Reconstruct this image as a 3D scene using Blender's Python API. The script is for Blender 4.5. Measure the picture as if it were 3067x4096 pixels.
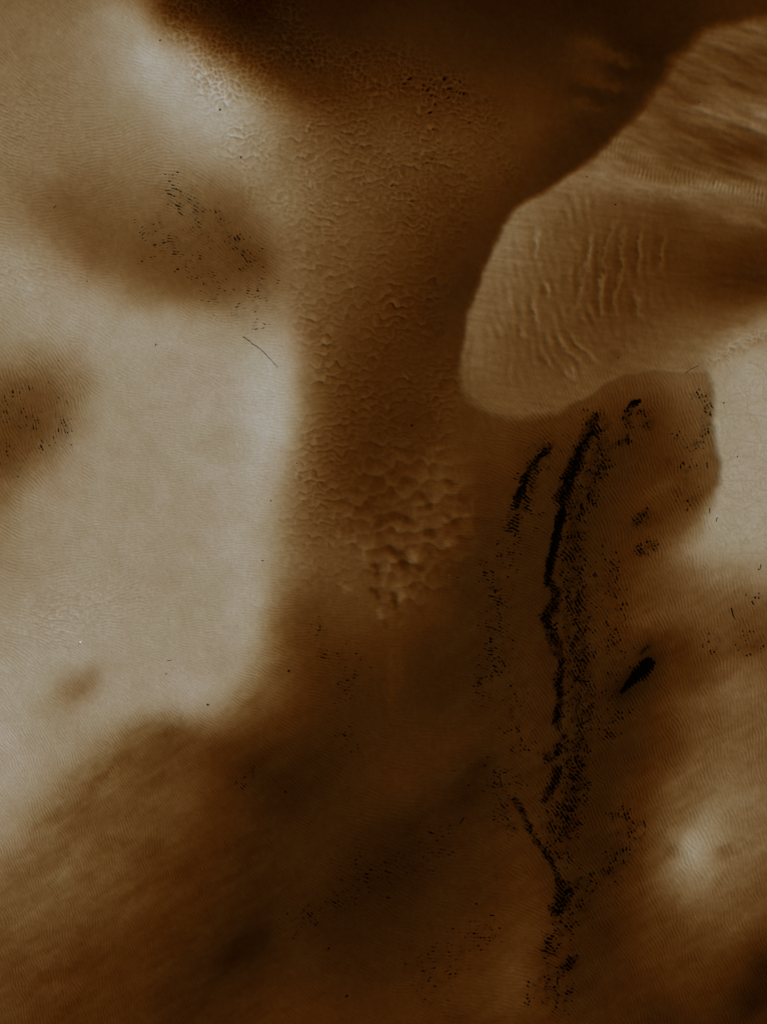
import bpy, math, random
import numpy as np
from mathutils import Vector

# ------------------------------------------------------------------ scene, camera, light
for o in list(bpy.data.objects):
    bpy.data.objects.remove(o, do_unlink=True)
scene = bpy.context.scene
C = scene.collection

H = 40.0                      # camera height over the water (m); 1 photograph pixel = 1 cm on the water
PXW, PXH = 3067.0, 4096.0
cam_data = bpy.data.cameras.new('camera')
cam = bpy.data.objects.new('camera', cam_data)
C.objects.link(cam)
cam.location = (0, 0, H)
cam.rotation_euler = (0, 0, 0)
cam_data.sensor_fit = 'VERTICAL'
cam_data.sensor_height = 36.0
cam_data.lens = 36.0 * H / (PXH * 0.01)
cam_data.clip_start = 0.1
cam_data.clip_end = 3000.0
scene.camera = cam

SUN_EL, SUN_AZ = math.radians(38), math.radians(42)     # azimuth: direction the sun stands in, from +x towards +y
world = bpy.data.worlds.new('World')
scene.world = world
world.use_nodes = True
wn, wl = world.node_tree.nodes, world.node_tree.links
sky = wn.new('ShaderNodeTexSky')
sky.sky_type = 'NISHITA'
sky.sun_disc = False
sky.sun_elevation = SUN_EL
sky.sun_rotation = math.pi / 2 - SUN_AZ
sky.dust_density = 3.0
wl.new(sky.outputs[0], wn['Background'].inputs[0])
wn['Background'].inputs[1].default_value = 0.05

sun_data = bpy.data.lights.new('sun', 'SUN')
sun_data.energy = 2.0
sun_data.angle = math.radians(10)
sun_data.color = (1.0, 0.93, 0.83)
sun = bpy.data.objects.new('sun', sun_data)
C.objects.link(sun)
sd = Vector((math.cos(SUN_EL) * math.cos(SUN_AZ), math.cos(SUN_EL) * math.sin(SUN_AZ), math.sin(SUN_EL)))
sun.rotation_euler = sd.to_track_quat('Z', 'Y').to_euler()

scene.view_settings.view_transform = 'Standard'
scene.view_settings.look = 'None'
scene.view_settings.exposure = 0.35
scene.view_settings.gamma = 1.0
scene.view_settings.use_curve_mapping = False
scene.render.engine = 'CYCLES'
scene.cycles.use_denoising = False
scene.cycles.max_bounces = 4
scene.cycles.transparent_max_bounces = 16
scene.cycles.volume_bounces = 0

rng = np.random.default_rng(7)
random.seed(7)
V = 3067.0 / 1656.0           # overview pixels -> photograph pixels

# ------------------------------------------------------------------ water: how tea-brown it is
K = 0.08                      # metres of depth per e-fold of red light (down and back up)
SIG = np.array([1.0, 1.68, 2.85])          # relative absorption of red, green, blue
R0 = 166.0                    # red value of dry-looking sand at zero depth


def lin(v):
    v = np.asarray(v, float) / 255.0
    return np.where(v <= 0.04045, v / 12.92, ((v + 0.055) / 1.055) ** 2.4)


# ------------------------------------------------------------------ soundings: (x, y, tone) over the bed
BASE = """
30,60,125 100,60,128 180,80,135 60,180,128 150,200,132 230,180,140 280,90,150 250,20,142 150,20,126 30,10,122 330,110,158 330,170,160
400,220,158 450,180,152 470,280,156 300,250,142 380,300,146 200,300,132 60,300,132 20,380,128 100,380,125 540,300,144 560,250,140 600,350,125
520,380,135 450,350,140 430,400,120 600,440,128 560,440,122 300,40,140 360,30,75 340,60,125 400,60,90 420,40,60 450,100,95 420,120,140
480,170,145 520,130,80 500,90,58 560,180,100 540,220,142 620,260,116 640,210,80 600,160,65 700,260,88 680,310,103 760,250,78 700,200,65
480,30,38 560,60,36 620,30,40 680,100,48 640,110,45 760,160,60 750,60,42 850,40,44 850,130,56 850,220,72 950,60,46 950,150,56 950,230,70
1060,40,40 1060,130,50 1060,220,68 1160,40,40 1160,120,46 1160,190,60 1180,230,64 1240,60,40 1250,120,55 1330,130,36 1290,165,54 1340,200,44
1240,190,46 1280,200,46 1220,230,58 1290,240,46 1200,300,54 1260,280,46 1150,290,70 1060,300,75 950,310,82 1400,60,40 1480,30,42 1560,15,50
1640,10,56 1400,110,38 1440,70,40 1400,180,44 850,300,88 760,320,90 700,350,105 750,420,99 850,400,88 950,400,76 1050,380,75 1150,370,58
1180,350,52 800,550,88 900,550,72 1000,540,58 700,550,102 650,500,113 700,700,96 750,700,85 850,700,68 950,700,55 990,620,50 720,800,85
850,850,62 950,850,68 980,870,73 800,900,65 900,900,58 1000,900,70 720,1000,78 850,1000,65 950,1000,78 1050,960,72 700,1100,88 800,1100,72
900,1100,80 1000,1050,75 1050,1050,60 650,1150,105 750,1180,92 850,1170,80 950,1150,80 1030,1150,55 650,1300,90 750,1300,85 850,1300,82
930,1300,68 1000,1250,50 1060,1250,50 700,1350,80 800,1400,68 900,1400,55 1000,1400,48 650,1450,75 750,1450,58 850,1500,52 600,1500,90
700,1600,48 620,1650,47 800,1600,52 850,1700,58 950,1500,46 950,1650,56 1000,1600,56 1100,420,58 1060,470,60 985,680,55 975,760,62 975,820,66
1070,920,76 1140,910,72 1020,500,58
1500,830,108 1450,830,100 1400,840,84 1350,850,78 1280,880,78 1220,910,72 1500,900,95 1530,950,100 1450,920,80 1400,900,62 1350,920,57 1300,920,62
1450,1000,72 1500,1000,88 1530,1050,95 1500,1080,84 1450,1080,74 1400,1000,62 1350,1000,53 1300,1000,50 1400,1080,68 1350,1100,60 1300,1100,50
1250,1050,50 1200,950,65 1150,960,62 1130,1030,58 1100,1000,68 1080,1080,58 1130,1130,52 1180,1100,54 1250,1150,45 1330,1180,58 1400,1180,74
1450,1150,88 1480,1190,122 1440,1200,100 1540,1240,128 1600,1250,122 1640,1260,128 1500,1240,112 1430,1260,90 1380,1250,76 1330,1260,60
1540,1300,104 1600,1300,104 1640,1320,98 1480,1300,97 1400,1330,80 1350,1330,72 1300,1330,57 1250,1300,52 1450,1370,76 1530,1370,92 1600,1380,89
1640,1400,88 1500,1430,74 1550,1450,96 1620,1450,105 1640,1500,110 1580,1500,107 1500,1500,82 1450,1450,64 1400,1480,46 1350,1420,52 1440,1390,60
1350,1500,46 1450,1520,78 1400,1560,58 1300,1500,50 1250,1450,50 1500,1580,96 1580,1570,106 1640,1580,108 1440,1620,70 1380,1630,52 1320,1600,46
1500,1650,105 1560,1640,110 1640,1650,112 1300,1680,44 1380,1700,65 1450,1700,100 1520,1720,115 1580,1720,124 1640,1730,120 1620,1790,119 1600,1850,119 1480,1760,112
1530,1790,137 1560,1800,128 1450,1830,118 1530,1740,126 1590,1780,121 1480,1820,145 1500,1860,145 1560,1850,122 1440,1800,108 1430,1880,113 1480,1920,120 1540,1920,115 1640,1850,112 1600,1950,100
1380,1800,70 1400,1850,88 1350,1850,54 1330,1780,55 1300,1850,44 1300,1750,46 1400,1940,82 1450,1980,85 1350,1950,62 1300,1930,52 1250,1950,47
1320,2020,50 1400,2030,75 1500,2050,82 1580,2030,88 1640,2000,85 1300,2100,52 1370,2120,60 1450,2120,70 1530,2120,72 1600,2100,60 1640,2080,42
1600,2150,42 1650,2130,40 1620,2180,37 1550,2180,55 1480,2190,58 1420,2190,50 1350,2190,58 1640,2205,48
1050,1330,48 1100,1350,48 1150,1400,54 1100,1250,52 1150,1250,48 1120,1450,52 1050,1450,46 1180,1500,52 1080,1550,52 1130,1600,56 1050,1650,42
1180,1650,50 1100,1700,52 1000,1720,38 1050,1750,46 1130,1750,54 1200,1750,50 950,1780,44 880,1780,40 900,1850,40 1000,1820,48 1080,1820,57
1160,1830,60 1220,1850,52 830,1900,38 760,1850,42 760,1950,40 850,1980,43 950,1950,50 1050,1930,55 1120,1920,66 1180,1940,64 1230,1900,50
1050,2000,64 1120,2000,74 1180,2020,70 950,2050,55 1050,2080,72 1110,2100,84 1180,2090,62 1240,2080,50 1220,2150,52 1150,2170,75 1080,2170,78
1000,2150,70 900,2120,58 900,2190,66 1000,2200,62 800,2050,46 780,2120,52 700,2000,43 720,2080,48 700,2180,64 620,2020,48 600,2100,52 600,2190,64
520,2060,37 560,2030,37 480,2090,40 500,2180,54 540,2120,48 640,1960,46 680,1900,48 640,1850,50 700,1800,50 760,1760,50 800,1700,54 880,1690,57
600,1780,46 620,1720,41 680,1650,43 720,1700,46
560,1600,62 560,1680,46 500,1620,65 480,1680,68 430,1600,88 420,1680,82 420,1760,80 500,1760,62 350,1600,92 330,1660,90 280,1680,98 250,1650,105
350,1730,92 300,1750,95 220,1720,100 170,1720,108 120,1750,118 250,1800,98 180,1800,100 100,1820,112 50,1840,122 20,1800,138 10,1880,118
60,1900,105 130,1880,110 200,1870,103 300,1850,88 380,1850,75 450,1850,65 520,1850,52 560,1900,48 20,1950,108 80,1970,107 150,1960,101 250,1950,90
350,1950,70 430,1950,62 500,1960,50 20,2030,98 100,2050,88 180,2050,78 260,2040,75 350,2050,62 430,2030,55 30,2110,88 120,2130,82 200,2120,73
300,2120,66 400,2120,52 30,2190,86 130,2190,74 250,2190,66 380,2190,50
60,1740,140 100,1690,140 160,1640,138 220,1580,140 280,1545,142 340,1530,142 400,1530,142 450,1525,142 490,1490,142 520,1450,144 545,1380,146
565,1300,147 570,1200,148 580,1100,149 600,1020,150 620,950,150 630,870,149 630,800,147 620,740,145 610,700,138
690,920,95 660,960,112 650,1040,110 640,1100,114 625,1180,122 620,1250,118 610,1320,108 620,1380,90 590,1420,108 570,1470,110 540,1520,102
500,1545,108 470,1570,102 400,1575,112 340,1575,107 290,1590,112 665,850,112 680,780,105 660,720,110 640,640,113
200,750,148 350,760,150 500,800,150 500,950,150 300,950,148 250,1100,148 450,1100,150 100,1250,146 300,1250,148 450,1280,148 50,1400,152
250,1400,150 400,1400,148 480,1430,146 300,1480,148 50,1550,152 150,1590,145 30,1680,152 120,1550,143 80,620,148 30,560,150 100,680,150 200,660,148
300,700,150 30,740,140 420,720,148 540,720,145 40,1150,140 20,1220,140
20,440,128 100,440,112 200,420,112 280,420,118 350,440,112 400,460,108 150,500,108 250,500,105 350,520,98 430,480,100 480,500,94 530,540,88
560,570,88 480,570,90 400,580,93 300,580,100 200,560,108 600,570,106 540,620,102 460,640,104 380,640,108 300,630,118 240,620,132 160,580,130
80,540,138 550,660,125 450,675,132 370,670,138 620,600,114 520,450,106 470,430,108 560,500,106 590,520,112
10,830,107 60,830,104 110,840,107 150,860,118 180,830,130 200,880,142 30,900,92 90,910,96 130,930,115 160,960,138 10,960,88 60,970,98 100,1000,125
10,1010,98 40,1040,120 70,1070,138 10,1080,122 10,780,130 80,780,128 140,780,135 200,790,143
172,1483,125 150,1500,128 195,1465,130 130,1520,138 220,1480,145 172,1445,146 180,1530,146 100,1480,150
"""
LOBE = """
1640,50,105 1560,80,100 1500,120,95 1450,170,92 1520,200,92 1600,120,95 1640,180,86 1640,140,86 1600,250,104 1640,262,118 1560,245,110 1500,270,92
1430,250,92 1400,290,95 1330,320,108 1450,330,92 1550,320,80 1640,320,80 1600,350,82 1260,370,112 1220,410,118 1300,400,112 1400,400,112 1500,412,112
1600,415,110 1640,390,108 1450,375,98 1540,385,100 1150,460,118 1200,470,110 1280,450,98 1350,460,92 1450,460,85 1550,470,92 1640,490,82 1600,460,100
1110,520,122 1100,600,112 1180,540,102 1250,530,95 1330,540,82 1400,540,78 1480,540,75 1560,540,72 1640,560,62 1640,610,56 1560,600,63 1480,620,75
1400,630,82 1320,650,80 1200,640,95 1120,680,102 1050,640,112 1050,720,110 1030,800,105 1030,850,98 1100,750,98 1100,830,98 1150,870,98 1060,880,98
1200,860,98 1250,820,98 1180,780,92 1280,740,88 1250,690,88 1340,730,88 1400,720,90 1320,790,95 1400,770,100 1450,770,108 1480,720,100 1550,690,95
1620,660,86 1656,650,86 1530,740,118 1600,710,120 1650,690,122 1500,780,118 1300,820,96 1380,800,100
"""
PAN = """
1600,730,138 1650,720,136 1600,800,150 1640,780,148 1560,800,144 1550,870,146 1600,1000,152 1580,930,151 1640,900,152 1560,1060,150 1560,1130,150
1640,1150,152 1520,1180,146 1600,1220,144 1640,1230,142
"""
LOBE_POLY = [(1750, 20), (1600, 48), (1520, 65), (1490, 98), (1450, 128), (1430, 180), (1400, 212), (1378, 242), (1345, 278), (1310, 312), (1278, 342), (1222, 380),
             (1180, 412), (1112, 450), (1085, 490), (1062, 540), (1040, 590), (1017, 650), (1002, 710), (992, 780), (992, 830), (1010, 868), (1060, 898),
             (1130, 905), (1200, 895), (1258, 862), (1300, 832), (1350, 811), (1420, 802), (1480, 808), (1530, 806), (1545, 780), (1600, 745), (1750, 690)]
PAN_POLY = [(1780, 690), (1640, 722), (1580, 745), (1535, 780), (1526, 806), (1536, 830), (1541, 870), (1537, 905), (1541, 955), (1557, 1000), (1547, 1050),
            (1522, 1100), (1502, 1150), (1494, 1190), (1530, 1212), (1590, 1224), (1656, 1230), (1780, 1235)]

# ------------------------------------------------------------------ grids
DX = 0.03
XS = np.arange(-16.2, 16.2 + 1e-6, DX)
YS = np.arange(21.42, -21.42 - 1e-6, -DX)       # rows run down the photograph
NX, NY = len(XS), len(YS)
GX, GY = np.meshgrid(XS, YS)
CX, CY = PXW / 2, PXH / 2
PX0 = CX + GX * 100.0
PY0 = CY - GY * 100.0


def pts(s):
    return np.array([[float(a) for a in t.split(',')] for t in s.split()])


LSTEP = 16.0                                     # low-resolution grid for the soundings, photograph px
LXS = np.arange(-96, PXW + 97, LSTEP)
LYS = np.arange(-112, PXH + 113, LSTEP)
LX, LY = np.meshgrid(LXS, LYS)


def rbf(p, c=40.0, smooth=0.0, gx=None, gy=None, val=None):
    gx = LX if gx is None else gx
    gy = LY if gy is None else gy
    q = p[:, :2] * V
    v = p[:, 2] if val is None else val
    m = v.mean()
    d = np.sqrt(((q[:, None] - q[None]) ** 2).sum(-1) + c * c)
    w = np.linalg.solve(-d + np.eye(len(q)) * smooth, v - m)
    out = np.full(gx.shape, m)
    for (qx, qy), ww in zip(q, w):
        out -= ww * np.sqrt((gx - qx) ** 2 + (gy - qy) ** 2 + c * c)
    return out


def sample(f, px, py):                           # cubic (Catmull-Rom) upsampling of a low-resolution field
    u = np.clip((px - LXS[0]) / LSTEP, 1, len(LXS) - 3.001)
    v = np.clip((py - LYS[0]) / LSTEP, 1, len(LYS) - 3.001)
    iu, iv = u.astype(int), v.astype(int)
    fu, fv = u - iu, v - iv

    def wts(t):
        return (-0.5 * t + t * t - 0.5 * t ** 3, 1 - 2.5 * t * t + 1.5 * t ** 3, 0.5 * t + 2 * t * t - 1.5 * t ** 3, -0.5 * t * t + 0.5 * t ** 3)
    wu, wv = wts(fu), wts(fv)
    out = np.zeros_like(px)
    for j in range(4):
        row = np.zeros_like(px)
        for i in range(4):
            row += wu[i] * f[iv + j - 1, iu + i - 1]
        out += wv[j] * row
    return out


def sdf(poly, px, py):                           # signed distance, negative inside
    q = np.array(poly, float) * V
    d2 = np.full(px.shape, 1e18)
    ins = np.zeros(px.shape, bool)
    for (x0, y0), (x1, y1) in zip(q, np.roll(q, -1, 0)):
        ex, ey = x1 - x0, y1 - y0
        wx, wy = px - x0, py - y0
        t = np.clip((wx * ex + wy * ey) / (ex * ex + ey * ey), 0, 1)
        d2 = np.minimum(d2, (wx - ex * t) ** 2 + (wy - ey * t) ** 2)
        if y0 != y1:
            ins ^= ((y0 > py) != (y1 > py)) & (px < ex * (py - y0) / ey + x0)
    return np.where(ins, -1, 1) * np.sqrt(d2)


def line_d(poly, px, py):                        # distance to a polyline (photograph px) and how far along it, 0..1
    q = np.array(poly, float)
    seg = np.hypot(*(q[1:] - q[:-1]).T)
    cum = np.concatenate([[0], np.cumsum(seg)])
    d2 = np.full(px.shape, 1e18)
    al = np.zeros(px.shape)
    for k in range(len(q) - 1):
        (x0, y0), (x1, y1) = q[k], q[k + 1]
        ex, ey = x1 - x0, y1 - y0
        wx, wy = px - x0, py - y0
        t = np.clip((wx * ex + wy * ey) / (ex * ex + ey * ey), 0, 1)
        d = (wx - ex * t) ** 2 + (wy - ey * t) ** 2
        m = d < d2
        d2 = np.where(m, d, d2)
        al = np.where(m, (cum[k] + t * seg[k]) / cum[-1], al)
    return np.sqrt(d2), al


def sstep(a, b, x):
    t = np.clip((x - a) / (b - a), 0, 1)
    return t * t * (3 - 2 * t)


# FFT helpers on the bed grid (frequencies in cycles per photograph px; one cell = 3 px)
PADY, PADX = 1458, 1125
FY = np.fft.fftfreq(PADY, DX * 100)[:, None]
FX = np.fft.fftfreq(PADX, DX * 100)[None, :]
RX = np.fft.rfftfreq(PADX, DX * 100)[None, :]


def spec_noise(filt, seed):
    n = np.fft.rfft2(np.random.default_rng(seed).standard_normal((PADY, PADX), dtype=np.float32))
    f = np.fft.irfft2(n * filt, s=(PADY, PADX))[:NY, :NX]
    return f / np.std(f)


def soft_noise(size, seed, ang=0.0, stretch=1.0):
    """Gaussian noise with blobs of SIZE px, stretched along the direction ANG degrees (image y down)."""
    a = math.radians(ang)
    u = RX * math.cos(a) + FY * math.sin(a)
    w = -RX * math.sin(a) + FY * math.cos(a)
    return spec_noise(np.exp(-((u / stretch) ** 2 + w ** 2) * (size * 2.2) ** 2), seed)


def blur(f, s):
    p = np.zeros((PADY, PADX))
    p[:NY, :NX] = f
    p[NY:, :NX] = f[-1]
    p[:, NX:] = p[:, NX - 1:NX]
    return np.fft.irfft2(np.fft.rfft2(p) * np.exp(-(RX ** 2 + FY ** 2) * 2 * (math.pi * s) ** 2), s=(PADY, PADX))[:NY, :NX]


# ------------------------------------------------------------------ tone of the bed (large forms)
f_base, f_lobe, f_pan = rbf(pts(BASE), 30), rbf(pts(LOBE), 40), rbf(pts(PAN), 40)

STROKES = [  # polyline in photograph px, half width, tone, strength
    ([(2290, 160), (2400, 200), (2538, 262)], 30, 70, .75), ([(2290, 297), (2400, 335), (2500, 372)], 24, 66, .75), ([(2270, 400), (2420, 445)], 22, 66, .6),
    ([(2309, 346), (2420, 385), (2538, 433)], 26, 40, .7), ([(2414, 266), (2520, 290), (2650, 312)], 28, 38, .7), ([(2340, 510), (2439, 570)], 26, 44, .7),
    ([(2480, 190), (2600, 220), (2680, 180)], 36, 36, .6), ([(2300, 610), (2400, 600)], 25, 48, .5),
    ([(1700, 330), (1900, 380), (2050, 400)], 40, 58, .3),
    # soft dark hollow under the black streaks
    ([(2370, 1690), (2310, 1850), (2240, 2060), (2200, 2300), (2215, 2560), (2250, 2800), (2250, 3050)], 70, 42, .45),
    ([(2190, 1790), (2110, 1900), (2060, 2060)], 45, 46, .4), ([(2230, 3350), (2260, 3560), (2300, 3800)], 80, 42, .4),
    ([(2560, 2690), (2470, 2800), (2380, 2900)], 60, 40, .5), ([(2640, 2060), (2560, 2090), (2480, 2130)], 30, 44, .5), ([(2700, 1840), (2600, 1870)], 28, 56, .5),
    ([(2640, 2560), (2580, 2600)], 35, 52, .5), ([(2530, 3380), (2420, 3480)], 50, 46, .5),
    # crescent hollows and swells of the lumpy tongue tips
    ([(1488, 2140), (1510, 2092), (1565, 2066), (1620, 2076), (1652, 2112)], 15, 52, .75), ([(1508, 2188), (1560, 2200), (1598, 2228), (1622, 2288)], 16, 54, .75),
    ([(1668, 1984), (1700, 1996), (1720, 2046)], 15, 54, .7), ([(1752, 2045), (1790, 2070), (1832, 2104)], 15, 55, .7), ([(1692, 2136), (1716, 2128), (1730, 2158)], 14, 52, .75),
    ([(1712, 2206), (1722, 2232)], 12, 54, .7), ([(1472, 2258), (1498, 2272), (1512, 2312)], 13, 56, .7), ([(1474, 2352), (1496, 2372), (1512, 2412)], 13, 54, .7),
    ([(1548, 2374), (1572, 2392), (1574, 2450)], 13, 56, .7), ([(1668, 2272), (1690, 2296)], 12, 54, .7), ([(1632, 2338), (1656, 2346)], 14, 56, .65),
    ([(1822, 2000), (1852, 2002), (1884, 2030)], 14, 56, .6), ([(1448, 1986), (1474, 1986), (1492, 2012)], 14, 58, .6), ([(1382, 2130), (1404, 2138)], 12, 66, .5),
    ([(1600, 1930), (1650, 1935)], 16, 58, .5), ([(1770, 1930), (1810, 1950)], 16, 60, .5), ([(1520, 2480), (1548, 2520)], 12, 58, .5), ([(1650, 2450), (1690, 2450)], 16, 56, .5),
    ([(1640, 2190), (1656, 2240), (1650, 2265)], 22, 98, .8), ([(1580, 2330), (1600, 2380), (1600, 2420)], 22, 98, .8), ([(1514, 2430), (1520, 2490)], 16, 98, .7),
    ([(1560, 2130), (1580, 2170)], 26, 92, .6), ([(1700, 1940), (1760, 1965)], 26, 90, .5), ([(1780, 2150), (1800, 2185)], 22, 92, .6), ([(1690, 2070), (1668, 2130)], 14, 92, .6),
    ([(1450, 2200), (1460, 2240)], 20, 100, .6), ([(1370, 2340), (1385, 2370)], 18, 112, .6), ([(1558, 2470), (1560, 2600), (1566, 2860)], 18, 76, .4), ([(1592, 2470), (1594, 2760)], 15, 74, .35),
    ([(1500, 2080), (1470, 2110)], 14, 92, .5), ([(1540, 2240), (1560, 2290)], 22, 94, .5), ([(1640, 2300), (1625, 2380)], 12, 92, .5), ([(1850, 2060), (1870, 2130)], 26, 88, .5),
    # streaks and veils lower right
    ([(2700, 2340), (2900, 2260), (3067, 2230)], 30, 112, .3), ([(2480, 2520), (2700, 2440), (2900, 2420)], 34, 102, .4), ([(2700, 2660), (2900, 2620), (3067, 2560)], 30, 78, .4),
    ([(2750, 2820), (2900, 2760), (3067, 2760)], 40, 116, .35), ([(2720, 3000), (2900, 2920)], 30, 92, .4), ([(2650, 2580), (2780, 2520)], 24, 74, .4), ([(2580, 3500), (2700, 3380)], 26, 74, .3),
    ([(2850, 3420), (3020, 3360)], 24, 100, .4), ([(2800, 3160), (2960, 3120)], 26, 122, .4), ([(2780, 1980), (2640, 2060)], 26, 72, .4), ([(2560, 2000), (2700, 1920)], 26, 92, .4),
    ([(1040, 3710), (960, 3790), (880, 3860)], 34, 32, .5),
    # streaks lower left
    ([(560, 2990), (430, 3080), (330, 3160)], 26, 76, .4), ([(640, 2960), (760, 2900)], 26, 74, .4), ([(300, 3260), (470, 3160), (560, 3100)], 24, 106, .3), ([(360, 3420), (520, 3360)], 26, 80, .35),
    ([(120, 3330), (260, 3240)], 20, 96, .4), ([(600, 3260), (750, 3180)], 30, 98, .35), ([(0, 3480), (120, 3480)], 8, 122, .4), ([(520, 3540), (650, 3480)], 26, 74, .3), ([(130, 3920), (330, 3880)], 30, 64, .35),
]
LSTROKES = [
    ([(2740, 150), (2900, 225), (3080, 330)], 16, 78, .6), ([(2690, 225), (2850, 300), (3080, 400)], 14, 80, .55), ([(2640, 320), (2720, 385), (2800, 430)], 10, 80, .5),
    ([(2770, 432), (2900, 460), (3080, 520)], 20, 120, .8), ([(2720, 480), (2860, 560), (3080, 690)], 24, 74, .55), ([(2700, 420), (2800, 470)], 9, 112, .4),
    ([(2230, 690), (2400, 722), (2600, 752), (2800, 762), (3080, 735)], 30, 121, .85), ([(2860, 850), (3080, 915)], 22, 112, .7), ([(2400, 800), (2700, 860), (2900, 905), (3080, 960)], 22, 84, .5),
    ([(2460, 620), (2600, 700), (2760, 715)], 26, 100, .5), ([(2860, 690), (3080, 760)], 20, 104, .5), ([(2620, 600), (2800, 660), (3080, 745)], 16, 82, .5),
    ([(2280, 720), (2250, 850), (2200, 1000)], 22, 98, .4), ([(2060, 1000), (2040, 1150), (2020, 1300)], 22, 116, .5), ([(2010, 1330), (2040, 1500), (2120, 1560)], 18, 100, .4),
    ([(2700, 1290), (2850, 1290), (3080, 1240)], 30, 100, .5), ([(2560, 1380), (2700, 1330), (2850, 1300)], 26, 100, .4), ([(2420, 1450), (2480, 1400)], 22, 78, .5),
    ([(1880, 1320), (1870, 1500), (1880, 1640)], 12, 84, .3), ([(2340, 1600), (2250, 1640), (2100, 1655)], 10, 104, .5),
]
RIDGES = [
    [(2375, 890), (2365, 960), (2346, 1040), (2336, 1130), (2310, 1210), (2285, 1255)],
    [(2470, 860), (2445, 925), (2420, 1000), (2413, 1060), (2405, 1140), (2395, 1200), (2398, 1270), (2410, 1300)],
    [(2492, 900), (2482, 1020), (2483, 1090), (2465, 1150), (2456, 1220), (2472, 1285)],
    [(2562, 900), (2556, 1000), (2557, 1100)], [(2530, 1165), (2545, 1220), (2562, 1285)],
    [(2652, 930), (2646, 1020), (2640, 1090)],
    [(2250, 1310), (2280, 1335), (2310, 1370), (2350, 1412), (2395, 1455)],
    [(2222, 1345), (2262, 1400), (2320, 1450), (2352, 1472)],
    [(2120, 1190), (2142, 1260), (2150, 1330)], [(2082, 1290), (2092, 1355)], [(2150, 900), (2140, 980), (2120, 1060)], [(2170, 1420), (2205, 1465)],
    [(2250, 1480), (2300, 1525)], [(2190, 1130), (2188, 1200)],
]


def tone_at(px, py):
    b = sample(f_base, px, py)
    for poly, wd, tone, k in STROKES:
        q = np.array(poly)
        m = (px > q[:, 0].min() - 4 * wd) & (px < q[:, 0].max() + 4 * wd) & (py > q[:, 1].min() - 4 * wd) & (py < q[:, 1].max() + 4 * wd)
        d, al = line_d(poly, px[m] + 0.9 * JIT[m], py[m] + 0.06 * wd * JIT2[m])
        w = k * np.exp(-(d / wd) ** 2) * np.minimum(1, 4 * np.minimum(al, 1 - al) + 0.2)
        b[m] = b[m] * (1 - w) + tone * w
    lo = sample(f_lobe, px, py)
    for poly, wd, tone, k in LSTROKES:
        q = np.array(poly)
        m = (px > q[:, 0].min() - 4 * wd) & (px < q[:, 0].max() + 4 * wd) & (py > q[:, 1].min() - 4 * wd) & (py < q[:, 1].max() + 4 * wd)
        d, al = line_d(poly, px[m] + JIT[m], py[m] + 0.06 * wd * JIT2[m])
        w = k * np.exp(-(d / wd) ** 2) * np.minimum(1, 4 * np.minimum(al, 1 - al) + 0.2)
        lo[m] = lo[m] * (1 - w) + tone * w
    for poly in RIDGES:
        q = np.array(poly, float)
        x0, x1, y0, y1 = q[:, 0].min() - 70, q[:, 0].max() + 70, q[:, 1].min() - 70, q[:, 1].max() + 70
        m = (px > x0) & (px < x1) & (py > y0) & (py < y1)
        jx = px[m] + JIT[m]
        d, al = line_d(poly, jx, py[m])
        fade = np.sin(np.pi * np.clip(al, 0.02, 0.98)) ** 0.6
        lo[m] += 16 * np.exp(-(d / 9.5) ** 2) * fade
        d2, al2 = line_d(q + np.array([-21, 3]), jx, py[m])
        lo[m] -= 8 * np.exp(-(d2 / 15.0) ** 2) * np.sin(np.pi * np.clip(al2, 0.02, 0.98)) ** 0.6
        d3, al3 = line_d(q + np.array([18, 0]), jx, py[m])
        lo[m] -= 3 * np.exp(-(d3 / 12.0) ** 2) * np.sin(np.pi * np.clip(al3, 0.02, 0.98)) ** 0.6
    pa = sample(f_pan, px, py)
    s_l = sdf(LOBE_POLY, px, py)
    wid = 20 + 16 * sstep(700, 200, py) + 8 * sstep(1350, 1600, py) * sstep(2300, 2100, px) - 11 * sstep(1400, 1480, py) * sstep(2200, 2350, px)
    kl = sstep(wid, -wid, s_l + WOB)
    s_p = sdf(PAN_POLY, px, py)
    widp = 20 + 60 * sstep(1850, 2250, py) + 62 * sstep(1500, 1400, py)
    kp = sstep(widp, -widp, s_p + WOB * 1.3)
    t = b * (1 - kl) + lo * kl
    t = t * (1 - kp) + pa * kp
    return np.clip(t, 24, 164), kl, kp, s_l


JIT2 = 4.0 * soft_noise(34, 105) + 3.0 * soft_noise(12, 106)
JIT = 4.0 * soft_noise(20, 103) + 2.5 * soft_noise(7, 104)
WOB = 2.5 * soft_noise(40, 101) + 1.0 * soft_noise(14, 102)


def sky_tint_of(tone):                               # blue-grey painted on the deep bed for sky reflected off the water
    return sstep(74, 34, tone)


def depth_of(tone):
    return K * (np.log(lin(R0) / lin(tone)) - 0.80 * sky_tint_of(tone))


d0 = depth_of(tone_at(PX0, PY0)[0])
PX = CX + GX * 100.0 * H / (H + d0)              # where a bed point of that depth is seen on the water
PY = CY - GY * 100.0 * H / (H + d0)
TONE, KL, KP, SL = tone_at(PX, PY)
DEPTH = depth_of(TONE)
SKY_TINT = sky_tint_of(TONE)
DEPTH = blur(DEPTH, 3.0)

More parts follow.
